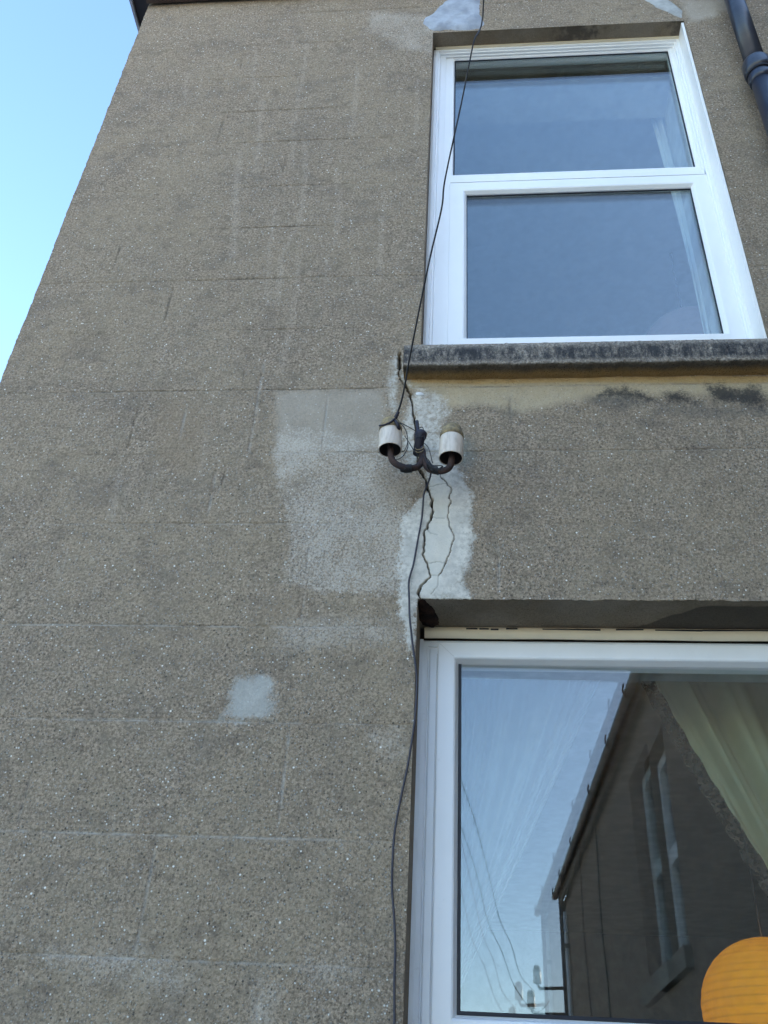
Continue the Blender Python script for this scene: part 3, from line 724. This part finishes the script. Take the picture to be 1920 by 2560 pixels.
# ------------------------------------------------------------------ paper lanterns
def lantern_mat(name, col, emit, strength):
    t = NT(name); z = t.n('ShaderNodeSeparateXYZ'); t.l(t.co, z.inputs[0])
    t.t.nodes.remove(t.b)
    c = t.mix(t.ramp(t.noise(30, 3), .3, .7), tuple(k*.9 for k in col), col)
    d = t.n('ShaderNodeBsdfDiffuse'); t.l(c, d.inputs[0]); tl = t.n('ShaderNodeBsdfTranslucent'); t.l(c, tl.inputs[0])
    m = t.n('ShaderNodeMixShader'); m.inputs[0].default_value = .5; t.l(d.outputs[0], m.inputs[1]); t.l(tl.outputs[0], m.inputs[2])
    t.l(m.outputs[0], t.out.inputs[0]); return t.m
def lantern(loc, r, mat, label, light=0, col=(1, .68, .30)):
    root = empty('paper_lantern', loc); tag(root, label, 'paper lantern')
    V, Fc = [], []; n = 128; seg = 48; nr = 27
    for i in range(n+1):
        ph = math.radians(8)+(math.pi-math.radians(16))*i/n
        rb = r*(1-.007*abs(math.sin(ph*nr/2+.2))-.004*math.sin(ph*31)*math.sin(ph*7)) 
        for k in range(seg):
            th = 2*math.pi*k/seg; V.append((loc[0]+rb*math.sin(ph)*math.cos(th), loc[1]+rb*math.sin(ph)*math.sin(th), loc[2]-r*.97*math.cos(ph)))
    for i in range(n):
        for k in range(seg): Fc.append((i*seg+k, i*seg+(k+1) % seg, (i+1)*seg+(k+1) % seg, (i+1)*seg+k))
    mesh('paper_shade', V, Fc, mat, root, True)
    rib = []
    for i in range(1, nr):
        ph = math.pi*i/nr; rb = r*math.sin(ph)*.985
        if rb < .02: continue
        rib.append(([(loc[0]+rb*math.cos(a), loc[1]+rb*math.sin(a), loc[2]-r*.97*math.cos(ph)) for a in np.linspace(0, 2*math.pi, 33)], .0007))
    tubes('rib', rib, M_brown, root, 5)
    tube('flex', [(loc[0], loc[1], loc[2]+r*.9), (loc[0], loc[1], loc[2]+r+ .45)], .003, M_cable2, root, smooth_path=0)
    if light:
        L = bpy.data.lights.new('bulb', 'POINT'); L.energy = light; L.color = col; L.shadow_soft_size = .035
        lo = bpy.data.objects.new('bulb', L); COL.objects.link(lo); lo.parent = root; lo.location = (.03, 0, -.02)
    return root
c_ = W(1938, 2514, .78)
lantern((c_[0], .80, c_[2]-.01), .185, lantern_mat('orange_paper', (.78, .47, .03), 0, 0), 'round orange paper lantern, lit, low at the right behind the picture window', .30)
c_ = W(1712, 815, .80)
lantern((c_[0]+.0, .80, c_[2]-.17), .20, lantern_mat('pink_paper', (.50, .36, .38), 0, 0), 'round dull pink paper lantern just above the sill behind the upper window')

# ------------------------------------------------------------------ drainpipe
px_, py_, pr_ = 1.083, -.080, .038
dp = empty('drainpipe', (px_, py_, 0)); tag(dp, 'dark blue grey cast iron drainpipe with socket joint right of the upper window', 'drainpipe')
zj = W(1868, 199, -.08)[2]
lathe('pipe', [(pr_, 0), (pr_, zj)], M_pipe, dp, (px_, py_, 0.0), 40)
lathe('pipe', [(pr_-.001, zj+.10), (pr_-.001, 7.2-EYE+.4)], M_pipe, dp, (px_, py_, 0.0), 40)
lathe('socket', [(pr_+.001, zj-.03), (pr_+.006, zj-.012), (pr_+.007, zj+.012), (pr_+.003, zj+.018), (pr_+.003, zj+.030), (pr_+.012, zj+.036), (pr_+.014, zj+.048), (pr_+.014, zj+.095), (pr_+.011, zj+.104), (pr_-.002, zj+.106)], M_pipe, dp, (px_, py_, 0), 40)
lathe('joint_gap', [(pr_+.001, zj+.0185), (pr_+.0095, zj+.0187), (pr_+.0095, zj+.0295), (pr_+.001, zj+.0297)], M_gasket, dp, (px_, py_, 0), 40)

# ------------------------------------------------------------------ insulator bracket and wires
def insulator(base, h, r, parent, tilt=(0, 0)):
    body = [(r*.92, h*.02), (r*.985, 0), (r, h*.03), (r*1.0, h*.20), (r*.98, h*.60), (r*.95, h*.66), (r*.90, h*.68)]
    inner = [(r*.92, h*.02), (r*.90, h*.3), (r*.4, h*.45), (.006, h*.46)]
    a = lathe('porcelain_body', body, M_porc, parent, base, 40, tilt, .004, 22)
    # body open below: drop its end caps, add the bell inside, coloured dark for the shade of the hollow
    bm = bmesh.new(); bm.from_mesh(a.data); bm.faces.ensure_lookup_table(); bmesh.ops.delete(bm, geom=[bm.faces[-1], bm.faces[-2]], context='FACES_ONLY'); bm.to_mesh(a.data); bm.free()
    b = lathe('bell', inner, M_hollow, parent, base, 32, tilt)
    bm = bmesh.new(); bm.from_mesh(b.data); bm.faces.ensure_lookup_table(); bmesh.ops.delete(bm, geom=[bm.faces[-2]], context='FACES_ONLY'); bm.to_mesh(b.data); bm.free()
    lathe('cap', [(r*.90, h*.67), (r*.99, h*.69), (r*.99, h*.80), (r*.95, h*.83), (r*.90, h*.84), (r*.86, h*.92), (r*.78, h*1.02), (r*.58, h*1.09), (r*.30, h*1.12), (.002, h*1.13)], M_cap, parent, base, 36, tilt)
br_ = empty('insulator_bracket', W(1055, 1140, -.03)); tag(br_, 'rusty swan neck wall bracket holding two white porcelain insulators beside the crack', 'bracket')
yi = -.12
b1 = W(975, 1126, yi); t1 = W(971, 1055, yi); b2 = W(1127, 1147, yi); t2 = W(1122, 1062, yi)
insulator(b1, .098, .0318, br_, (0, -.03)); insulator(b2, .104, .0325, br_, (0, .02))
r_ = .0085
tube('arm', [W(1056,1128,-.075), W(1054,1150,-.085), W(1044,1167,-.10), W(1018,1170,-.115), W(990,1160,-.12), W(978,1142,-.12), (b1[0], yi, b1[2]+.03), (b1[0], yi, b1[2]+.06)], [r_*1.05]*6+[r_*.75]*2, M_iron, br_, 14)
tube('arm', [W(1056,1128,-.075), W(1060,1150,-.085), W(1072,1172,-.10), W(1100,1178,-.115), W(1122,1170,-.12), W(1129,1150,-.12), (b2[0], yi, b2[2]+.03), (b2[0], yi, b2[2]+.06)], [r_*1.05]*6+[r_*.75]*2, M_iron, br_, 14)
tube('spindle', [W(1042,1053,-.062), W(1046,1085,-.066), W(1051,1110,-.07), W(1056,1135,-.078)], [.0052, .0052, .006, .009], M_tape, br_, 12)
lathe('sleeve', [(.006, -.04), (.013, -.038), (.0135, .018), (.017, .022), (.018, .034), (.014, .040), (.006, .046)], M_tape, br_, W(1048, 1108, -.070), 20, (0, .10))
tubes('binding_wire', [([W(1036+a, 1118+b, -.07-c) for a, b, c in ((0,0,0),(6,6,.022),(18,4,.022),(24,-2,0))], .0016), ([W(1037+a, 1124+b, -.07-c) for a, b, c in ((0,0,0),(6,7,.022),(18,4,.022),(23,-2,0))], .0016)], M_cap, br_)
tube('wall_stay', [W(1056,1128,-.075), W(1052,1122,-.04), W(1049,1112,.02)], .009, M_iron, br_, 10)
loops = [
  [(990,1054,-.13),(1005,1062,-.14),(1016,1080,-.13),(1019,1105,-.12),(1012,1125,-.12),(1003,1130,-.13)],
  [(992,1053,-.12),(1012,1062,-.10),(1030,1072,-.09),(1042,1080,-.08)],
  [(1012,1090,-.10),(1022,1105,-.10),(1032,1122,-.09),(1040,1132,-.09),(1046,1142,-.09)],
  [(1018,1096,-.11),(1020,1115,-.12),(1013,1132,-.12),(1003,1144,-.13),(990,1150,-.13)],
  [(1061,1108,-.07),(1070,1118,-.08),(1076,1135,-.09),(1080,1152,-.10),(1082,1158,-.10)],
  [(1058,1135,-.09),(1064,1150,-.10),(1072,1168,-.115),(1082,1176,-.12),(1080,1166,-.12),(1098,1164,-.125),(1107,1166,-.13),(1100,1170,-.12),(1098,1174,-.13)],
  [(1048,1070,-.07),(1056,1068,-.075),(1058,1076,-.08),(1052,1082,-.085),(1050,1095,-.085)],
  [(1040,1090,-.085),(1050,1094,-.095),(1060,1090,-.085),(1062,1100,-.085)],
  [(1062,1140,-.09),(1075,1155,-.09),(1078,1166,-.10),(1079,1176,-.09)],
]
for k, lp_ in enumerate(loops): tube('loose_wire', [W(*p) for p in lp_], .0012 if k not in (5,) else .0015, M_cable, br_, 6)
lump = []
for i in range(16):
    t = i/15; a = np.array(W(1008, 1172, -.118))*(1-t)+np.array(W(985, 1156, -.12))*t
    lump.append(a)
for cc in ([(1000,1168),(1014,1172),(1030,1171)], [(1068,1160),(1080,1172),(1096,1178)]):
    pts = []
    for i in range(60):
        t = i/59*2; k = min(1, int(t)); f_ = t-k; p = (cc[k][0]*(1-f_)+cc[k+1][0]*f_, cc[k][1]*(1-f_)+cc[k+1][1]*f_)
        q_ = np.array(W(p[0], p[1], -.113)); a = i*1.3; pts.append(q_+np.array([0, math.cos(a), math.sin(a)])*.0115)
    tube('binding_wire', pts, .0012, M_cable, br_, 5, 2)

tc = [(992,1036,-.14),(1003,1005,-.165),(1013,958,-.205),(1021,912,-.245),(1047,779,-.36),(1076,640,-.475),(1104,521,-.575),(1113,446,-.635),(1154,255,-.765),(1183,110,-.85),(1209,0,-.90)]
tc = [W(*p) for p in tc]+[(.02, -1.35, EYE+2.51), (-.03, -2.1, EYE+2.62), (-.09, -3.2, EYE+2.83), (-.10, -4.6, EYE+3.10), (-.05, -6.0, EYE+3.34)]      # runs out over the yard to the far wing
sl_ = empty('cable_terminal', W(990, 1040, -.14)); tag(sl_, 'black tapered terminal joining the service cable to the left insulator cap', 'cable terminal')
tube('sleeve', [W(996,1030,-.145), W(990,1042,-.14), W(985,1053,-.135)], [.0042, .0052, .0042], M_tape, sl_, 10)
tube('tie', [W(988,1046,-.15), W(975,1056,-.155), W(960,1062,-.15), W(948,1064,-.14)], .0024, M_tape, sl_, 6)
tube('tie', [W(984,1050,-.145), W(992,1058,-.15), W(996,1068,-.145), W(996,1076,-.13)], .005, M_tape, sl_, 8)
lc = [c5(735,0),c5(725,60),c5(690,150),c5(662,230),c5(655,300),c5(640,480),c5(600,700),c5(555,950),c5(520,1070),c5(505,1160),c5(510,1330),c5(515,1500),c5(530,1650),c5(545,1790),(1037,1650),(1042,1700),(1040,1760),(1033,1830),(1018,1920),(1003,1990),(988,2070),(982,2140),(980,2220),(985,2290),(988,2370),(986,2450),(986,2560),(985,2640)]
pts = [W(1068,1165,-.10), W(1076,1176,-.08)]+[W(p[0], p[1], -.012-.02*max(0, 1-i/5)) for i, p in enumerate(lc)]
o = tube('thin_cable', pts, .0026, M_cable2, None, 8, 5); tag(o, 'thin dark cable dangling down the wall from the bracket, left of the picture window', 'cable')
pts = [W(*p) for p in ((1040,1640,-.016),(1047,1700,-.015),(1046,1770,-.014),(1040,1850,-.013),(1028,1910,-.014),(1022,1935,-.013))]

# ------------------------------------------------------------------ neighbouring wing, seen only in the glass
X0, YE, ZE = 2.0, -15.6, 4.39+EYE
wing = empty('neighbouring_house', (X0, YE/2, 0)); tag(wing, 'dark rendered house wing with brown eaves and white sash window, mirrored in the picture window', 'house')
OY0, OY1, OZ0, OZ1 = -7.45, -6.42, 1.80+EYE, 3.82+EYE
boxes('wall', [(X0, X0+.25, YE, OY0, 0, ZE), (X0, X0+.25, OY1, -.02, 0, ZE), (X0, X0+.25, OY0, OY1, 0, OZ0), (X0, X0+.25, OY0, OY1, OZ1, ZE), (X0+.25, X0+5, YE, YE+.25, 0, ZE), (X0+4.8, X0+5.0, YE+.25, -.02, 0, ZE)], M_wing, wing)
box('interior_wall', X0+1.3, X0+1.35, YE+.3, -.05, 0, ZE, M_gasket, wing)
mesh('roof', [(X0-.18, YE-.1, ZE+.10), (X0-.18, -.03, ZE+.10), (X0+2.5, -.03, ZE+3.0), (X0+2.5, YE-.1, ZE+3.0), (X0+5.2, YE-.1, ZE+.10), (X0+5.2, -.03, ZE+.10)], [(0, 1, 2, 3), (3, 2, 5, 4), (0, 3, 4), (1, 5, 2), (0, 4, 5, 1)], M_slate, wing)  # unseen steep ridge, raised to keep the sun off the front wall
box('fascia', X0-.10, X0-.06, YE-.08, -.05, ZE-.10, ZE+.09, M_brown, wing)
gt = [(X0-.16+.055*math.cos(a), ZE+.07+.055*math.sin(a)) for a in np.linspace(math.pi, 2*math.pi, 10)]
V, Fc = [], []
for x, z in gt: V += [(x, YE-.12, z), (x, -.06, z)]
for i in range(9): Fc.append((2*i, 2*i+1, 2*i+3, 2*i+2))
mesh('gutter', V, Fc, M_pipe, wing, True)
for yy in (-15.4, -14.2, -12.4, -10.1, -8.4, -7.0, -5.4, -3.8, -2.2):
    tube('gutter_bracket', [(X0-.06, yy, ZE), (X0-.16, yy, ZE-.02), (X0-.225, yy, ZE+.05), (X0-.215, yy, ZE+.15)], .010, M_board, wing, 6)
wf_ = ring('window', OY0+.02, OY1-.02, OZ0+.02, OZ1-.02, [(0, .0), (.105, .0), (.105, .06), (0, .06)], M_frame, wing)
def turn(o):      # a window made in the x-z plane, turned to face -x
    for v in o.data.vertices: x, y, z = v.co; v.co = (X0+.13+y, x, z)
turn(wf_)
mid_z = 2.80+EYE
boxes('meeting_rail', [(X0+.12, X0+.18, OY0+.09, OY1-.09, mid_z-.07, mid_z+.07)], M_frame, wf_)
boxes('glass_pane', [(X0+.175, X0+.181, OY0+.10, OY1-.10, OZ0+.1, OZ1-.1)], M_glass, wf_)
box('window_sill', X0-.07, X0+.12, OY0-.08, OY1+.08, OZ0-.16, OZ0+.015, M_sill, wing)
tube('cable', [(X0-.02, -11.1, ZE-.1), (X0-.03, -11.15, 3.0+EYE), (X0-.02, -11.08, 1.9+EYE), (X0-.02, -11.1, .3)], .012, M_cable, wing, 6)
dpw = empty('drainpipe', (X0-.06, YE+.45, 0)); tag(dpw, 'slim white drainpipe on the far corner of the mirrored house wing', 'drainpipe')
tube('pipe', [(X0-.05, YE+.42, .0), (X0-.05, YE+.42, ZE-.30)], .035, M_frame, dpw, 10, 0)
for z in (2.6, 3.9, 5.1): boxes('wall_clip', [(X0-.1, X0+.0, YE+.37, YE+.47, z, z+.07)], M_board, dpw)
dpd = empty('drainpipe', (X0-.06, YE+.12, 0)); tag(dpd, 'stout dark drainpipe on the far corner of the mirrored house wing', 'drainpipe')
tube('pipe', [(X0-.06, YE+.08, .0), (X0-.06, YE+.08, ZE-.05)], .055, M_pipe, dpd, 10, 0)
# bracket on the wing end with two insulators on arms
bw = empty('insulator_bracket', (X0-.02, YE+.05, 3.2+EYE)); tag(bw, 'dark two arm bracket with pale insulators at the far corner of the mirrored wing', 'bracket')
ins = []
for zz, ln in ((3.05, .62), (3.45, .50)):
    za_ = zz+EYE-.5
    tube('arm', [(X0, YE+.05, za_), (X0-ln, YE-.15, za_), (X0-ln-.03, YE-.15, za_+.10)], [.030, .030, .026], M_iron, bw, 8, 0)
    insulator((X0-ln-.03, YE-.15, za_+.08), .26, .07, bw); ins.append((X0-ln-.03, YE-.15, za_+.30))
box('back_plate', X0-.10, X0-.001, YE, YE+.14, 2.35+EYE, 3.15+EYE, M_board, bw)
def mirror_pt(px, py, yreal):
    n = np.array([math.sin(PB), -math.cos(PB), 0]); p0 = np.array([.6, .19, .7]); C = np.array([0, -DIST, 0]); d = ray(px, py)
    t = ((p0-C) @ n)/(d @ n); h_ = C+t*d; r = d-2*(d @ n)*n
    p = h_+r*((yreal-h_[1])/r[1]); return (float(p[0]), float(p[1]), float(p[2]+EYE))
wa = [(1151,1946),(1190,2063),(1225,2200),(1249,2299),(1278,2363),(1301,2438),(1336,2479)]
wb = [(1151,2062),(1191,2184),(1220,2305),(1255,2380),(1284,2461),(1325,2519),(1350,2528),(1374,2502)]
ya_ = np.linspace(-7.2, -15.6, len(wa)); yb_ = np.linspace(-7.5, -15.7, len(wb))
o = tube('service_cable', tc+[mirror_pt(*p, y) for p, y in zip(wa, ya_)], [.0030, .0028, .0027, .0026, .0025, .0024, .0023, .0022, .0020, .0019, .0019]+[.002, .003, .004, .005, .006]+[.0065]*len(wa), M_cable, None, 8); tag(o, 'black service cable rising from the left insulator across the upper window', 'cable')
o = tube('overhead_wire', [mirror_pt(700, 1300, -3.6), mirror_pt(900, 1560, -4.7), mirror_pt(1060, 1810, -6.2)]+[mirror_pt(*p, y) for p, y in zip(wb, yb_)], .006, M_wire, None, 5); tag(o, 'lower of two thin overhead wires mirrored against sky in the picture window', 'wire')
